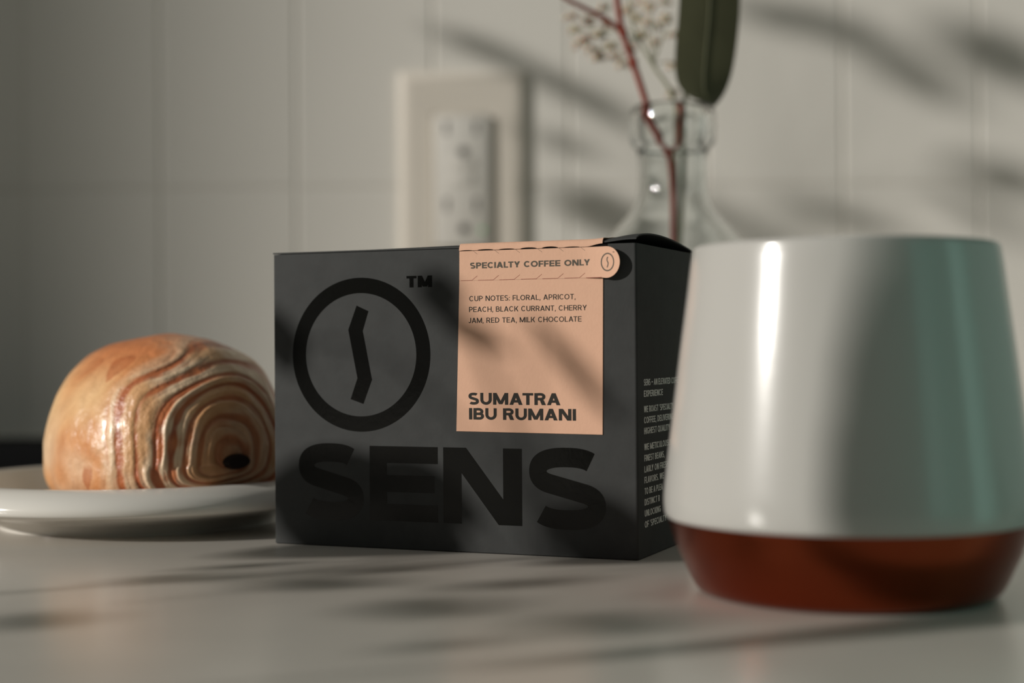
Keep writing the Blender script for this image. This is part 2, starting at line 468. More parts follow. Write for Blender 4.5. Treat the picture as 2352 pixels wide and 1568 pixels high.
# label: front panel, pull tab and the strap running over the lid
LP = .00028                                   # thickness of the label card
def extrude_front(name, outline, off, material, parent, th=LP, nsub=1):
    """outline in mm (u, v), off(u, v) -> distance in front of the face"""
    bm = bmesh.new(); vs = [bm.verts.new((u * mm, v * mm, 0)) for u, v in outline]
    f = bm.faces.new(vs)
    if nsub > 1:
        u0 = min(p[0] for p in outline); u1 = max(p[0] for p in outline)
        for k in range(1, nsub):
            x = (u0 + (u1 - u0) * k / nsub) * mm
            bmesh.ops.bisect_plane(bm, geom=bm.verts[:] + bm.edges[:] + bm.faces[:], plane_co=(x, 0, 0), plane_no=(1, 0, 0))
    r = bmesh.ops.extrude_face_region(bm, geom=bm.faces[:])
    top = [g for g in r['geom'] if isinstance(g, bmesh.types.BMVert)]
    tops = set(top)
    for v in bm.verts:
        u, vv = v.co.x, v.co.y
        d = off(u, vv) + (th if v in tops else 0)
        v.co = loc(u, -d, vv)
    bmesh.ops.recalc_face_normals(bm, faces=bm.faces[:])
    return bm_obj(name, bm, material, parent, auto=35)

label = extrude_front('label', [(69.6, 39.9), (120.5, 39.5), (121.0, 89.25), (71.0, 89.35)], lambda u, v: .00002, M_peach, box)
label['label'] = 'peach paper label on the front of the box'
def tab_off(u, v): return .00005 + .0030 * max(0, (u - .1125) / .0155) ** 1.7
ol = [(71.0, 89.4), (121.0, 89.3)]
ol += [(122.6 + 5.0 * cos(rad(a)), 94.1 + 5.0 * sin(rad(a))) for a in range(-90, 91, 10)]
ol += [(71.1, 99.1)]
tab = extrude_front('pull_tab', ol, tab_off, M_peach, box, nsub=40)
tab['label'] = 'tear-off peach strip with a rounded end lifting off the box'
# strap over the top edge and along the lid
verts, faces = [], []
NUs, prof_n = 170, 18
SL = [(71.6, 75.75, .22), (77.75, 83.4, .45), (85.35, 90.8, .38), (92.95, 98.5, .62), (100.4, 105.9, .72), (108.0, 113.3, .32)]
def slit_gap(u):
    for u0, u1, h in SL:
        if u0 < u < u1: return h * .62 * sin(pi * (u - u0) / (u1 - u0)) ** .45
    return .9 * sstep(115.2, 121, u)
def strap_pt(u, s, lift):
    # s in [0,1]: 0 at the tab's upper edge on the front, then over the corner and back along the lid
    un = u / BW
    if s < .32:
        q = s / .32; a = q * pi / 2; rr = .0013
        z0 = lid_z(u, .004) + LT
        y = -LP - .0001 + rr * (1 - cos(a)); z = (z0 - rr - .0006) + rr * sin(a) + .0006 * q
        zs = .0991 + slit_gap(u / mm) * mm; z = zs + (z - (z0 - rr - .0006)) * (z0 - zs) / max(1e-6, rr + .0006)
        return loc(u, y - lift * cos(a), z + .00015 + lift * sin(a))
    q = (s - .32) / .68; d = .0012 + q * (BD * .66)
    blend = sstep(0, .12, q)
    z = (lid_z(u, .004) * (1 - blend) + lid_z(u, max(d, .004)) * blend) + LT + .00015
    return loc(u, d, z + lift)
for side in (0, 1):
    for i in range(NUs + 1):
        for j in range(prof_n + 1):
            u = (71.1 + (121.0 - 71.1) * i / NUs) * mm
            verts.append(strap_pt(u, j / prof_n, side * .00022))
ix = lambda s, i, j: s * (NUs + 1) * (prof_n + 1) + i * (prof_n + 1) + j
for i in range(NUs):
    for j in range(prof_n):
        faces.append((ix(1, i, j), ix(1, i + 1, j), ix(1, i + 1, j + 1), ix(1, i, j + 1)))
        faces.append((ix(0, i, j), ix(0, i, j + 1), ix(0, i + 1, j + 1), ix(0, i + 1, j)))
for i in range(NUs):
    faces.append((ix(0, i, 0), ix(0, i + 1, 0), ix(1, i + 1, 0), ix(1, i, 0)))
    faces.append((ix(0, i + 1, prof_n), ix(0, i, prof_n), ix(1, i, prof_n), ix(1, i + 1, prof_n)))
for j in range(prof_n):
    faces.append((ix(0, 0, j + 1), ix(0, 0, j), ix(1, 0, j), ix(1, 0, j + 1)))
    faces.append((ix(0, NUs, j), ix(0, NUs, j + 1), ix(1, NUs, j + 1), ix(1, NUs, j)))
strap = mesh_obj('label_strap', verts, faces, M_peach, box, auto=40)

# perforation slits along both edges of the tear strip
def on_tab(u, v, lv): return loc(u * mm, -(tab_off(u * mm, v * mm) + LP + .00003 + lv), v * mm)
bm_obj('slit_backing', box_bm(*[c - BW / 2 for c in (.0712, .1225)], -BD / 2 - .00012, -BD / 2 + .0001, .0986, .1000), M_inner, tab)
for k, (u0, u1, h) in enumerate(SL + [(115.4, 121.0, 0)]):
    if k < 6:
        print_obj('score_line', [([(u1, 99.28), (u1 + .07, 99.33), (u1 + 1.85, 98.04), (u1 + 1.8, 97.98)], 0)], on_tab, M_printg, tab)
        print_obj('score_line', [(q, 0) for q in ribbon([(u0, 89.42), (u1 - .2, 89.45), (u1 + 1.75, 90.9)], .11)], on_tab, M_stem, tab)
    else:
        print_obj('score_line', [(q, 0) for q in ribbon([(u0, 89.35), (121.0, 89.35)], .14)], on_tab, M_stem, tab)

# print on the label
def on_label(u, v, lv): return loc(u * mm, -(.00002 + LP + .00003 + lv), v * mm)
def line(name, s, x0, x1, base, cap, t, mp, m, par, **k):
    return print_obj(name, letter_polys(s, x0, x1, base, cap, t, **k), mp, m, par)
line('lettering', 'SPECIALTY COFFEE ONLY', 74.9, 116.8, 93.30, 1.95, .24, on_tab, M_printg, tab, ty=.205, gap=.085, space=.36, wide=1.25)
line('lettering', 'CUP NOTES: FLORAL, APRICOT,', 74.55, 111.7, 82.62, 1.70, .145, on_label, M_print, label, ty=.13, gap=.115, space=.27, wide=1.06)
line('lettering', 'PEACH, BLACK CURRANT, CHERRY', 74.45, 115.5, 79.05, 1.70, .145, on_label, M_print, label, ty=.13, gap=.115, space=.27, wide=1.06)
line('lettering', 'JAM, RED TEA, MILK CHOCOLATE', 74.15, 113.7, 75.45, 1.70, .145, on_label, M_print, label, ty=.13, gap=.115, space=.27, wide=1.06)
line('lettering', 'SUMATRA', 73.95, 106.3, 48.72, 3.85, .245, on_label, M_print, label, ty=.205, gap=.085, wide=1.3)
line('lettering', 'IBU RUMANI', 74.2, 111.6, 43.82, 3.75, .245, on_label, M_print, label, ty=.205, gap=.085, space=.30, wide=1.3)
# emblem on the tab
emb = [(q, 0) for q in ribbon(ell(123.12, 94.1, 2.25, 2.72, 0, 360, 48)[:-1], .40, True)]
emb += [(q, 0) for q in ribbon(smooth_path([(123.22, 95.75), (122.95, 95.1), (123.0, 94.5), (123.3, 93.9), (123.25, 93.2), (122.95, 92.4)], 6), .36)]
print_obj('emblem', emb, on_tab, M_printg, tab)
line('trademark_sign', 'TM', 124.95, 125.65, 97.0, .36, .2, on_tab, M_printg, tab, gap=.15)

# spot-gloss print on the front
def on_front(u, v, lv): return loc(u * mm, -(.00003 + lv), v * mm)
print_obj('emblem_ring', [(q, 0) for q in ribbon(ell(33.9, 65.25, 23.65, 23.45, 0, 360, 120)[:-1], 5.2, True)], on_front, M_gloss, box)
print_obj('emblem_bolt', [([(32.6, 81.9), (37.1, 79.95), (34.9, 73.3), (29.35, 73.75)], 0), ([(29.35, 73.75), (34.9, 73.3), (38.3, 56.8), (32.75, 57.3)], 0),
                          ([(32.75, 57.3), (38.3, 56.8), (35.0, 48.6), (30.1, 50.2)], 0)], on_front, M_gloss, box)
line('trademark_sign', 'TM', 51.5, 60.95, 87.6, 3.85, .27, on_front, M_gloss, box, ty=.22, gap=.08, wide=1.1)
for ch, x0, x1 in (('S', 9.3, 35.1), ('E', 37.2, 62.6), ('N', 64.6, 92.7), ('S', 94.7, 121.6)):
    ov = .4 if ch == 'S' else 0
    line('large_letter', ch, x0, x1, 9.5 - ov, 25 + 2 * ov, .265 if ch == 'N' else .26, on_front, M_gloss, box, ty=.225, wide=(x1 - x0) / 25 / WID[ch])
# text on the right side panel
def on_side(d, v, lv): return loc(BW + .00003 + lv, d * mm, v * mm)
ST = [('SENS - AN ELEVATED COFFEE', 55.9, 47.6), ('EXPERIENCE', 52.3, 27.4), ("WE ROAST 'SPECIALTY", 47.35, 39.4), ('COFFEE, DELIVERING', 43.85, 39.9), ('HIGHEST QUALITY', 40.4, 35.0),
      ('WE METICULOUSLY', 35.3, 37.0), ('FINEST BEANS,', 31.75, 28.9), ('LARLY ON FRESH', 28.2, 33.3), ('FLAVORS. WE', 24.75, 27.9), ('TO BE A PLEA', 21.2, 26.5),
      ('DISTINCT R', 17.7, 23.2), ('UNLOCKING', 14.15, 24.3), ("OF 'SPECIALTY'", 10.6, 31.4)]
for s, vc, d1 in ST:
    line('lettering', s, 6.9, d1, vc - 1.0, 2.05, .20, on_side, M_printw, box, ty=.16, gap=.10, space=.24)

# ------------------------------------------------------------------ mug
mug = thing('mug', 'white tapered ceramic mug with a copper base at the right of the box', 'mug', (.0910, .4285, 0))
out = smooth_path([(.0482, .0203), (.0491, .0210), (.0495, .0228), (.04955, .0265), (.0489, .0330), (.0471, .0480), (.0450, .0650), (.0430, .0800), (.0418, .0895), (.0413, .0925)], 6)
rim = [(.0413 - .0016 + .0016 * cos(rad(a)), .0926 + .0019 * sin(rad(a))) for a in range(15, 181, 15)]
inn = [(.0379, .090), (.0405, .070), (.0430, .045), (.0446, .028), (.0440, .022), (.040, .0135), (.030, .010), (0, .0095)]
lathe('cup_body', out + rim + inn + [(0, .0195)][:0], M_mug, mug, seg=160, auto=50)
base = smooth_path([(.0484, .0204), (.0478, .0180), (.0463, .0130), (.0440, .0078), (.0418, .0032), (.0400, .0010), (.0375, .0)], 6)
lathe('copper_base', [(.0470, .0208)] + base + [(.034, .0), (.033, .0008), (0, .0008)], M_copper, mug, seg=160, auto=50)

# added teal cylinder out of frame to the right, to tint and mirror in the mug
can = thing('teal_reflector', 'unseen tall round teal enamel cylinder added as a reflection for the mug', 'teal_reflector', (.365, .195, 0))
lathe('body', [(0, .0), (.096, .0), (.100, .004), (.100, .205), (.0985, .2075), (.094, .2075)], M_teal, can, seg=96)
lathe('lid', [(.1005, .2055), (.1015, .2065), (.1015, .222), (.098, .227), (.012, .229), (0, .229)], M_teal, can, seg=96)
lathe('knob', [(.008, .229), (.007, .236), (.014, .243), (.014, .249), (.010, .253), (0, .254)], M_teal, can, seg=48)

M_aqua = mat('pale_aqua_glaze', (0.42, 0.90, 0.82), rough=0.35, bump=0.02)
bot = thing('streak_bottle', 'unseen slim pale aqua bottle added as a bright streak reflected in the mug', 'bottle', (.268, .357, 0))  # added only to lay a pale streak on the mug's shaded side
lathe('body', [(0, 0), (.027, 0), (.0295, .003), (.0300, .010), (.0300, .146), (.0270, .160), (.0150, .172), (.0095, .182), (.0085, .192), (.0085, .214), (.0110, .216), (.0110, .222), (.0070, .223), (.0065, .200), (0, .198)], M_aqua, bot, seg=64)
lathe('stopper', [(0, .2235), (.0085, .2235), (.0100, .228), (.0090, .236), (0, .238)], M_wood, bot, seg=32)

# ------------------------------------------------------------------ plate
PC = (-.147, .618, 0)
plate = thing('plate', 'white porcelain dessert plate under the croissant', 'plate', PC)
prof = [(0, .0062), (.040, .0060), (.056, .0064)] + smooth_path([(.0600, .0078), (.0645, .0135), (.0680, .0178), (.0705, .0186), (.0745, .0176), (.0785, .0152), (.0806, .0124), (.0802, .0100), (.0780, .0090)], 6) + \
       [(.064, .0060), (.0555, .0040), (.0535, .0012)] 
lathe('dish', prof, M_plate, plate, seg=160, auto=50)
lathe('foot_ring', [(.0535, .0022), (.0530, .0), (.0500, .0), (.0490, .0030), (.0505, .0045)], M_plate, plate, seg=128, auto=50)

# ------------------------------------------------------------------ croissant (chocolate roll with spiral end)
def make_croissant():
    root = thing('croissant', 'golden brown flaky rolled croissant on the white plate, its spiral end towards the box', 'croissant', (-.131, .6, .0062))
    P = Vector((-.1040, .5725, .0)); w = Vector((-.68, .733, 0)); nrm = Vector((-.733, -.68, 0))   # axis runs back-left, nrm to the near side
    NS, NT = 320, 260
    zc = .0200
    verts, cols = [], []
    def profile(s):
        # s 0..1 from the far tip to the spiral end: axial distance from the end face, radius factor
        if s < .28:
            a = s / .28 * pi / 2; return .056 + .038 * cos(a), sin(a) ** .8
        if s < .42:
            q = (s - .28) / .14; return .056 - .024 * q, 1.0 + .02 * sin(pi * q)
        a = (s - .42) / .58 * pi / 2
        return .036 * (1 - sin(a) ** .95) - .004, max(0.0, cos(a)) ** .9
    lerp = lambda a, b, t: a.lerp(b, max(0, min(1, t)))
    C = lambda *c: Vector(s2l(*c))
    for i in range(NS + 1):
        s = i / NS
        ax, rho = profile(s)
        cap = sstep(.42, .62, s)
        for j in range(NT):
            th = 2 * pi * j / NT; ct, st = cos(th), sin(th)
            aa, ht, hb = .0415, .0455, .0200
            y = aa * rho * math.copysign(abs(ct) ** .9, ct)
            z = (ht if st > 0 else hb) * rho * math.copysign(abs(st) ** (1.0 if st > 0 else .6), st)
            q3 = Vector((y * 60, z * 60, ax * 60))
            nz = noise.noise(q3); nz2 = noise.noise(q3 * 3.1 + Vector((7, 0, 0))); nz3 = noise.noise(q3 * .5 + Vector((0, 5, 0)))
            # spiral layers: irregular widths, wandering edges
            rr = max(0.0, 1 - rho)
            ph = 7.5 * rr ** .85 + th / (2 * pi) + 1.0 * nz3 + .30 * nz
            fr = ph - math.floor(ph)
            lid_ = math.floor(ph); big = .55 + .45 * sin(lid_ * 2.3 + 1)
            ridge = sin(pi * fr ** 1.4) ** .9 if 0 < fr < 1 else 0.0
            ph2 = ph * 2.37 + .8 * nz3 + .5 * nz; f2 = ph2 - math.floor(ph2)
            fine = sin(pi * f2) ** .8 if 0 < f2 < 1 else 0.0
            step = sstep(.22, .42, s) * (1 - cap)
            inner = .45 + .55 * sstep(.95, .55, rho); amp = (.0011 * big * inner) * cap + .0003 * step
            dr = amp * (ridge - .3 + .45 * (fine - .5)) + .0013 * nz3 + .0006 * nz + .00025 * nz2
            k = 1 + dr / max(.014, .042 * max(rho, .3))
            axx = ax - cap * .0012 * big * inner * (ridge - .3 + .4 * (fine - .5)) - .0006 * nz * cap
            y *= k; z *= k
            zz = max(.0002 + .0004 * abs(nz2), zc + z)
            taper = 1 - .10 * sstep(.35, 0, s)
            p = P + w * axx + nrm * (y * taper)
            verts.append(Vector((p.x + .131, p.y - .600, zz)))
            crust = lerp(C(238, 194, 142), C(224, 156, 100), sstep(-.35, .45, noise.noise(q3 * .55 + Vector((0, 0, 3)))))
            crust = lerp(crust, C(206, 120, 72), .8 * sstep(.046, .066, zz))
            low = sstep(.046, .010, zz) * sstep(-.30, .22, noise.noise(q3 * .7 + Vector((9, 0, 0))))
            crust = lerp(crust, C(240, 216, 184), .85 * low)
            cream = lerp(C(240, 212, 178), C(226, 174, 124), sstep(-.2, .5, nz + .3 * nz2))
            brown = lerp(C(200, 120, 74), C(172, 88, 52), nz2 + .5)
            m_ = sstep(.05 + .35 * big * .6, .75, ridge * (.55 + .45 * fine) + .40 * nz2 + .30 * nz)
            lay = lerp(brown, cream, m_)
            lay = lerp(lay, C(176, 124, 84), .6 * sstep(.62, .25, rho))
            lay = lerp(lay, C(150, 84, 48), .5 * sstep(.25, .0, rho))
            capc = sstep(.44, .60, s + .12 * nz3 + .06 * nz)
            c = lerp(crust, lay, capc)
            c = lerp(c, C(184, 100, 54), step * sstep(.72, 1.0, fr) * .7)
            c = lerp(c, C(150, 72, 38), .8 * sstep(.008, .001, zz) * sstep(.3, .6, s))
            cols.append((c.x, c.y, c.z, 1))
    faces = []
    for i in range(NS):
        for j in range(NT):
            j2 = (j + 1) % NT
            faces.append((i * NT + j, (i + 1) * NT + j, (i + 1) * NT + j2, i * NT + j2))
    m = bpy.data.materials.new('baked_pastry'); m.use_nodes = True; nt = m.node_tree; p = nt.nodes['Principled BSDF']
    at = nt.nodes.new('ShaderNodeVertexColor'); at.layer_name = 'baked'
    n = nt.nodes.new('ShaderNodeTexNoise'); n.inputs['Scale'].default_value = 260; n.inputs['Detail'].default_value = 4
    n2 = nt.nodes.new('ShaderNodeTexNoise'); n2.inputs['Scale'].default_value = 140; n2.inputs['Detail'].default_value = 3
    tc = nt.nodes.new('ShaderNodeTexCoord')
    for q in (n, n2): nt.links.new(tc.outputs['Object'], q.inputs['Vector'])
    mx = nt.nodes.new('ShaderNodeMix'); mx.data_type = 'RGBA'; mx.blend_type = 'MULTIPLY'; mx.inputs[0].default_value = .4
    cr = nt.nodes.new('ShaderNodeValToRGB'); cr.color_ramp.elements[0].position = .3; cr.color_ramp.elements[0].color = (.66, .54, .46, 1); cr.color_ramp.elements[1].position = .6; cr.color_ramp.elements[1].color = (1, 1, 1, 1)
    nt.links.new(n2.outputs['Fac'], cr.inputs['Fac']); nt.links.new(at.outputs['Color'], mx.inputs[6]); nt.links.new(cr.outputs['Color'], mx.inputs[7])
    nt.links.new(mx.outputs[2], p.inputs['Base Color'])
    b = nt.nodes.new('ShaderNodeBump'); b.inputs['Strength'].default_value = .6; b.inputs['Distance'].default_value = .0014
    nt.links.new(n.outputs['Fac'], b.inputs['Height']); nt.links.new(b.outputs['Normal'], p.inputs['Normal'])
    p.inputs['Roughness'].default_value = .38; p.inputs['Specular IOR Level'].default_value = .45
    p.inputs['Coat Weight'].default_value = .22; p.inputs['Coat Roughness'].default_value = .18
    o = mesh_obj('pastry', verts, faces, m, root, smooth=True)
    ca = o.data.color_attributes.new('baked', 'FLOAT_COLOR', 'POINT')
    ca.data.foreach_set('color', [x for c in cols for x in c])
    # chocolate stick showing in the middle of the spiral
    cv, cf = [], []
    for k in range(13):
        q = k / 12
        for j in range(20):
            a = 2 * pi * j / 20; rr = 1 - .25 * sstep(.8, 1, q)
            pt = P - w * .0062 + w * (.014 * (1 - q)) + nrm * (-.0010 + .0062 * rr * cos(a))
            cv.append(Vector((pt.x + .131, pt.y - .6, zc + .0004 + .0030 * rr * sin(a))))
    for k in range(12):
        for j in range(20):
            j2 = (j + 1) % 20; cf.append((k * 20 + j, (k + 1) * 20 + j, (k + 1) * 20 + j2, k * 20 + j2))
    cf.append(tuple(240 + j for j in range(20)))
    mesh_obj('chocolate_stick', cv, cf, M_choc, root, auto=50)
    return root
make_croissant()

# black slab at the back of the counter
slab = bm_obj('slate_board', box_bm(-.66, -.20, .84, 1.118, .0002, .0060, bevel=.001), M_black, auto=40)
tag(slab, 'flat matte black board lying on the counter behind the plate, against the tiles', 'board')

# ------------------------------------------------------------------ wall outlet
SX, SZ0, SZ1 = -.0349, .108, .2668
outlet = thing('wall_outlet', 'ivory plastic double wall outlet on the tiled wall behind the box', 'outlet', (SX, WALL_Y, (SZ0 + SZ1) / 2))
hz = (SZ1 - SZ0) / 2; hx = .0447
# cover plate as a bevelled frame with an opening
bm = bmesh.new()
def ringv(hx_, hz_, y): return [bm.verts.new((sx * hx_, y, sz * hz_)) for sx, sz in ((-1, -1), (1, -1), (1, 1), (-1, 1))]
IX, IZ = .0205, .0480
rings = [ringv(hx, hz, .0002), ringv(hx, hz, -.0030), ringv(hx - .0040, hz - .0040, -.0050), ringv(hx - .0085, hz - .0085, -.0052), ringv(IX + .0015, IZ + .0015, -.0050), ringv(IX, IZ, -.0042), ringv(IX, IZ, .0002)]
for A, B in zip(rings, rings[1:]):
    for k in range(4): bm.faces.new((A[k], A[(k + 1) % 4], B[(k + 1) % 4], B[k]))
bmesh.ops.recalc_face_normals(bm, faces=bm.faces[:])
bm_obj('cover_plate', bm, M_plastic, outlet, auto=25)
rec = bm_obj('receptacle', box_bm(-IX + .0006, IX - .0006, -.0082, .0001, -IZ + .0006, IZ - .0006, bevel=.0012), M_plastic2, outlet, auto=40)
zm = (SZ0 + SZ1) / 2
for zs in (.2255, .1705):
    for dx in (-.0112, .0102):
        bm_obj('slot', box_bm(SX + dx - .0014 - SX, SX + dx + .0014 - SX, -.0084, -.0078, zs - .0045 - zm, zs + .0045 - zm, bevel=.0003), M_slot, outlet)
    o = lathe('ground_hole', [(0, .0), (.0034, .0), (.0034, .0006), (0, .0006)], M_slot, outlet, seg=20)
    o.rotation_euler = (pi / 2, 0, 0); o.location = (.001, -.0079, zs - .0175 - zm)
for k, zz in enumerate((.200, .189)):
    bm_obj('test_button', box_bm(-.0085, .0085, -.0091, -.0078, zz - .0038 - zm, zz + .0038 - zm, bevel=.0006), M_plastic2, outlet, auto=40)
led = lathe('indicator_light', [(0, .0008), (.0014, .0006), (.002, 0), (.002, -.0004)], M_led, outlet, seg=16)
led.rotation_euler = (pi / 2, 0, 0); led.location = (.0145, -.0081, .1520 - zm)

# ------------------------------------------------------------------ glass bottle vase with stems
VC = Vector((.0768, .742, 0))
vase = thing('glass_vase', 'clear glass bottle vase with a thick rounded lip behind the box', 'vase', VC)
outer = smooth_path([(.0400, .0), (.0455, .0012), (.0480, .006), (.0485, .030), (.0480, .065), (.0450, .090), (.0385, .1085), (.0300, .1205), (.0215, .1300), (.0175, .1375), (.0165, .1460), (.0165, .1565), (.0172, .1605), (.0196, .1635), (.0203, .1690), (.0203, .1745), (.0196, .1790), (.0178, .1812), (.0160, .1806), (.0147, .1785)], 5)
inner = smooth_path([(.0141, .1740), (.0140, .1500), (.0146, .1375), (.0188, .1285), (.0275, .1185), (.0362, .1065), (.0425, .0890), (.0455, .065), (.0460, .030), (.0452, .0085), (.0380, .0050), (.012, .0046)], 5)
lathe('bottle', [(0, .0004), (.030, .0002)] + outer + inner + [(0, .0046)], M_glass, vase, seg=96, auto=60)

def pxp(x, y, Y):                      # photograph pixel -> point at depth Y
    d = _fw + _r * ((x - 1176) / F_PX) - _u * ((y - 784) / F_PX)
    return Vector((0, 0, CAM_H)) + d * (Y / d.y)

red = thing('red_stem_branch', 'red-brown forked branch standing in the glass bottle', 'branch', VC)
def rel(p, c=VC): return Vector(p) - c
pts = [(*rel(VC + Vector((.004, .004, .007))), .0013), (*rel(pxp(1549, 620, .742)), .0014), (*rel(pxp(1547, 520, .741)), .0015), (*rel(pxp(1546, 440, .740)), .0015), (*rel(pxp(1536, 350, .738)), .0016),
       (*rel(pxp(1500, 285, .735)), .0016), (*rel(pxp(1486, 240, .734)), .0016), (*rel(pxp(1455, 145, .732)), .0016), (*rel(pxp(1431, 75, .731)), .0015), (*rel(pxp(1418, 0, .730)), .0015), (*rel(pxp(1405, -160, .728)), .0013), (*rel(pxp(1380, -330, .725)), .0008)]
tube('stem', smooth_path(pts, 8), M_stem, red)
pts = [(*rel(pxp(1431, 75, .731)), .0013), (*rel(pxp(1388, 42, .729)), .0013), (*rel(pxp(1345, 20, .727)), .0011), (*rel(pxp(1290, -10, .725)), .0010), (*rel(pxp(1180, -90, .722)), .0007)]
tube('side_twig', smooth_path(pts, 6), M_stem, red)
pts = [(*rel(pxp(1536, 350, .738)), .0013), (*rel(pxp(1556, 322, .738)), .0012), (*rel(pxp(1562, 262, .738)), .0010), (*rel(pxp(1556, 236, .738)), .0006)]
tube('side_twig', smooth_path(pts, 6), M_stem, red)
for (x, y, Y) in ((1455, 145, .732), (1431, 75, .731), (1536, 350, .738)):
    p = rel(pxp(x, y, Y)); bm = bmesh.new(); bmesh.ops.create_icosphere(bm, subdivisions=2, radius=.0021, matrix=Matrix.Translation(p) @ Matrix.Diagonal((1, 1, 1.4, 1)))
    bm_obj('node', bm, M_stem, red, auto=80)

def leaf_mesh(name, left, right, Yf, material, parent, c, curl=.0005, th=.0005, n=26, m=10, tilt=.0085):
    """left/right outline samples (same count) as world points"""
    verts, faces = [], []
    L = smooth_path([tuple(p) for p in left], 6); R = smooth_path([tuple(p) for p in right], 6)
    rows = len(L)
    for side in (0, 1):
        for i in range(rows):
            a, b = Vector(L[i]), Vector(R[i])
            for k in range(m + 1):
                q = k / m; p = a.lerp(b, q)
                p.y += tilt * (q - .5) + curl * (4 * (q - .5) ** 2) + (th if side else 0)
                verts.append(p - c)
    ix = lambda s, i, k: s * rows * (m + 1) + i * (m + 1) + k
    for i in range(rows - 1):
        for k in range(m):
            faces.append((ix(0, i, k), ix(0, i, k + 1), ix(0, i + 1, k + 1), ix(0, i + 1, k)))
            faces.append((ix(1, i, k), ix(1, i + 1, k), ix(1, i + 1, k + 1), ix(1, i, k + 1)))
        faces.append((ix(0, i, 0), ix(0, i + 1, 0), ix(1, i + 1, 0), ix(1, i, 0)))
        faces.append((ix(0, i, m), ix(1, i, m), ix(1, i + 1, m), ix(0, i + 1, m)))
    return mesh_obj(name, verts, faces, material, parent, auto=60)

spray = thing('leaf_spray', 'single long dark green leaf hanging down beside the red-brown branch', 'leaf', VC)
yl = lambda y: .712 + .00004 * (y - 240) * -.4
Lp = [(1652, -420), (1600, -340), (1572, -200), (1562, -60), (1556, 40), (1549, 120), (1550, 175), (1562, 207), (1588, 228), (1622, 240)]
Rp = [(1656, -420), (1690, -340), (1704, -200), (1704, -60), (1702, 30), (1694, 110), (1684, 165), (1672, 200), (1660, 222), (1644, 242)]
lf = leaf_mesh('leaf_blade', [pxp(x, y, yl(y)) for x, y in Lp], [pxp(x, y, yl(y)) for x, y in Rp], .712, M_leaf, spray, VC)
mid = [((a[0] + b[0]) / 2, (a[1] + b[1]) / 2) for a, b in zip(Lp, Rp)]
tube('midrib', smooth_path([(*(rel(pxp(x, y, yl(y) - .0001))), .00045 * (1 - i / 14)) for i, (x, y) in enumerate(mid[1:])], 5), M_rib, spray, seg=8)
tube('stem', smooth_path([(*rel(VC + Vector((-.004, -.003, .008))), .0013), (*rel(pxp(1568, 420, .742)), .0013), (*rel(pxp(1572, 240, .742)), .0013), (*rel(pxp(1610, 0, .738)), .0012), (*rel(pxp(1650, -300, .725)), .0011), (*rel(pxp(1660, -445, .716)), .0010), (*rel(pxp(1654, -415, .713)), .0008)], 6), M_stem2, spray)

bb = thing('babys_breath_sprig', "pale sprig of tiny white blossoms leaning out of the glass bottle", 'flowers', VC)
tube('stem', smooth_path([(*rel(VC + Vector((0, .006, .009))), .0008), (*rel(pxp(1552, 400, .744)), .0009), (*rel(pxp(1546, 232, .744)), .0009), (*rel(pxp(1500, 150, .745)), .0008), (*rel(pxp(1462, 80, .747)), .0007), (*rel(pxp(1446, 20, .748)), .0006), (*rel(pxp(1440, -90, .75)), .0005)], 6), M_stem2, bb, seg=8)
rng = random.Random(5)
fl = [(1322, 70, 1), (1345, 95, 0), (1376, 82, 1), (1360, 118, 0), (1376, 130, 1), (1330, 105, 0), (1395, 60, 0), (1402, 108, 1), (1432, 150, 0), (1415, 128, 0), (1350, 50, 0), (1388, 22, 0),
      (1462, 44, 1), (1475, 82, 1), (1484, 50, 0), (1490, 18, 0), (1470, 8, 0), (1505, 60, 0), (1530, 45, 1), (1528, 5, 0), (1545, 215, 1), (1548, 150, 0), (1440, 25, 0), (1448, 110, 0), (1505, 100, 0), (1310, 40, 0), (1542, 80, 0)]
for (x, y, k) in fl:
    Yd = .785 + rng.uniform(-.010, .020); p = rel(pxp(x, y, Yd))
    bm = bmesh.new()
    for q in range(7):
        a = 2 * pi * q / 7 + rng.random(); e = rng.uniform(-.5, .9); r_ = .0026
        bmesh.ops.create_icosphere(bm, subdivisions=1, radius=rng.uniform(.0014, .0021), matrix=Matrix.Translation(p + Vector((cos(a) * cos(e), sin(a) * cos(e), sin(e))) * r_) @ Matrix.Diagonal((1, 1, .7, 1)))
    f_ = bm_obj('blossom', bm, M_petal, bb, auto=80)
    if k:
        bm = bmesh.new(); bmesh.ops.create_icosphere(bm, subdivisions=2, radius=.0021, matrix=Matrix.Translation(p + Vector((0, -.0022, 0))))
        bm_obj('bud', bm, M_bud, f_, auto=80)
# fine flower stalks
for (x, y, k) in fl[::3]:
    ex, ey = (1466, 90) if x < 1440 else (1500, 150)
    tube('stalk', smooth_path([(*rel(pxp(ex, ey, .746)), .00035), (*rel(pxp((x + ex) / 2 + 6, (y + ey) / 2 - 8, .748)), .0003), (*rel(pxp(x, y, .785)), .00025)], 4), M_stem2, bb, seg=5)

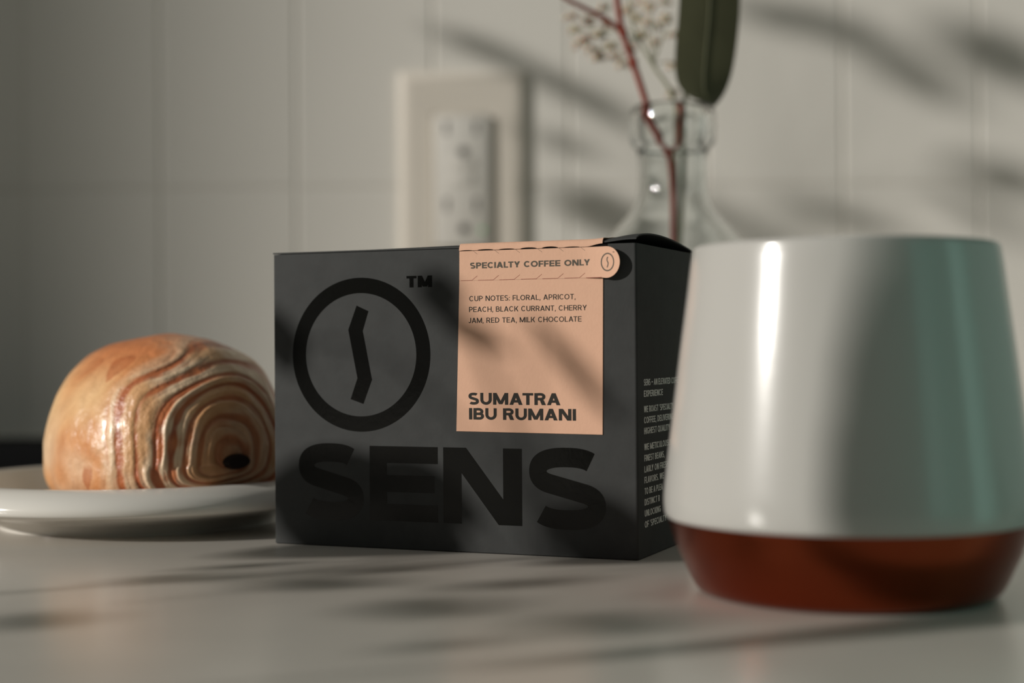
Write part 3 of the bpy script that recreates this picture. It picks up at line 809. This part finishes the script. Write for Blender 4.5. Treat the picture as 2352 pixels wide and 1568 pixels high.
# ------------------------------------------------------------------ plants by the window, out of frame, whose leaves shade the scene
def sun_leaf(bmv, T, t, ln, wd, rot, bend=.15):
    """append a lens-shaped leaf of length ln, width wd centred on T + SUN*t and turned to the light"""
    verts, faces = bmv
    c = Vector(T) + SUN * t
    q = SUN.to_track_quat('Z', 'Y'); X = q @ Vector((1, 0, 0)); Yv = q @ Vector((0, 1, 0))
    d = X * cos(rot) + Yv * sin(rot); e = SUN.cross(d)
    n = 8; i0 = len(verts)
    for side in (0, 1):
        for k in range(n + 1):
            s = k / n; wv = wd / 2 * sin(pi * min(1, s * .98 + .01)) ** .8
            p = c + d * (ln * (s - .5)) + SUN * (bend * ln * (.25 - (s - .5) ** 2) + (-.0004 if side else 0))
            verts.append(p - e * wv + SUN * .12 * wd); verts.append(p + SUN * (0)); verts.append(p + e * wv + SUN * .12 * wd)
    S = 3 * (n + 1)
    for k in range(n):
        for h in (0, 1):
            a = i0 + k * 3 + h; faces.append((a, a + 1, a + 4, a + 3)); faces.append((a + S, a + 3 + S, a + 4 + S, a + 1 + S))
    return c - d * ln * .5

def plant(name, label, base, specs, pot_r, pot_h, lean):
    root = thing(name, label, 'plant', base)
    lathe('pot', [(0, 0), (pot_r * .72, 0), (pot_r * .78, .003), (pot_r, pot_h), (pot_r * .9, pot_h), (pot_r * .86, pot_h - .012), (0, pot_h - .012)], M_pot, root, seg=48)
    B = Vector(base); crown = B + Vector(lean)
    tube('trunk', smooth_path([(0, 0, pot_h - .014, pot_r * .06), (lean[0] * .3, lean[1] * .35, lean[2] * .5, pot_r * .045), (*lean, pot_r * .035)], 8), M_stem2, root)
    for T, t, ln, wd, rot in specs:
        v, f = [], []
        tip = sun_leaf((v, f), T, t, ln, wd, rot)
        o = mesh_obj('leaf', [p - B for p in v], f, M_leaf, root, smooth=True)
        k = crown.lerp(B + Vector((0, 0, pot_h)), .5 if tip.z < crown.z - .05 else 0.0)
        tube('leaf_stalk', smooth_path([(*(k - B), .0009), (*((k + tip) / 2 + Vector((0, 0, .02)) - B), .0007), (*(tip - B), .0006)], 5), M_stem2, o, seg=6)
        o.children[0].matrix_parent_inverse = Matrix.Identity(4)
    return root

def W(x, y): return pxp(x, y, WALL_Y)
def G(x, y):
    d = _fw + _r * ((x - 1176) / F_PX) - _u * ((y - 784) / F_PX); return Vector((0, 0, CAM_H)) - d * (CAM_H / d.z)
def FR(u, v): return _o + _a * (BW - u * mm) + Vector((0, 0, v * mm))
wall_specs = [(W(1110, 110), .75, .030, .016, -.2), (W(1235, 170), .75, .030, .014, -.8), (W(1380, 240), .75, .036, .015, -.8), (W(1390, 490), .70, .032, .036, .3), (W(1660, 500), .85, .024, .016, -.4),
              (W(1800, 40), .95, .034, .022, .2), (W(1990, 90), 1.0, .040, .020, -.8), (W(2110, 180), 1.0, .040, .022, -.7), (W(2300, 130), 1.05, .040, .045, .6), (W(1960, 505), .95, .038, .015, -.1),
              (W(2310, 410), 1.05, .034, .028, .4), (W(2270, 500), 1.05, .038, .014, -.9), (W(1300, 330), .70, .018, .014, 1.0)]
plant('window_plant', 'leafy green potted plant on the counter towards the window, left of the plate', (-.66, .76, 0), wall_specs, .05, .09, (.03, .02, .40))
near_specs = [(FR(34, 10), .28, .058, .044, 0.0), (FR(36, 2), .33, .052, .034, 0.1), (FR(14, 17), .28, .034, .016, .2), (FR(56, 19), .28, .034, .022, -.2), (FR(3, 70), .32, .014, .022, .3), (FR(76, 72), .34, .020, .0085, -.3),
              (FR(112, 60), .36, .036, .0065, -.9), (FR(64, 85), .33, .014, .016, .2), (FR(122, 6), .30, .030, .028, .0)]
near_specs += [(G(1000, 1395), .40, .038, .012, 0), (G(1400, 1430), .42, .040, .012, 0), (G(1040, 1480), .36, .012, .010, 0), (G(740, 1340), .38, .030, .012, .1), (G(560, 1300), .36, .012, .012, 0),
               (G(90, 1425), .30, .030, .010, 0), (G(1200, 1340), .40, .020, .014, 0), (G(380, 1330), .34, .020, .012, 0), (G(900, 1310), .38, .012, .014, 0)]
mug_rim = Vector((.0910, .4285, .055)) + Vector((cos(SUN_AZ), -sin(SUN_AZ), 0)) * .0480
plant('counter_plant', 'small leafy green potted plant on the counter just left of the picture', (-.44, .30, 0), near_specs, .045, .07, (.03, .03, .16))
up_specs = [(mug_rim, .33, .15, .024, pi / 2), (mug_rim + Vector((0, 0, -.035)), .34, .12, .022, pi / 2 + .1), (mug_rim + Vector((0, 0, .035)), .34, .08, .022, pi / 2)]  # added leaves that keep the sun off the mug's right side
ub = mug_rim + SUN * .335
plant('mug_shade_plant', 'unseen upright long-leaved potted plant added to shade the right side of the mug', (ub.x, ub.y, 0), up_specs, .022, .024, (0, 0, .075))
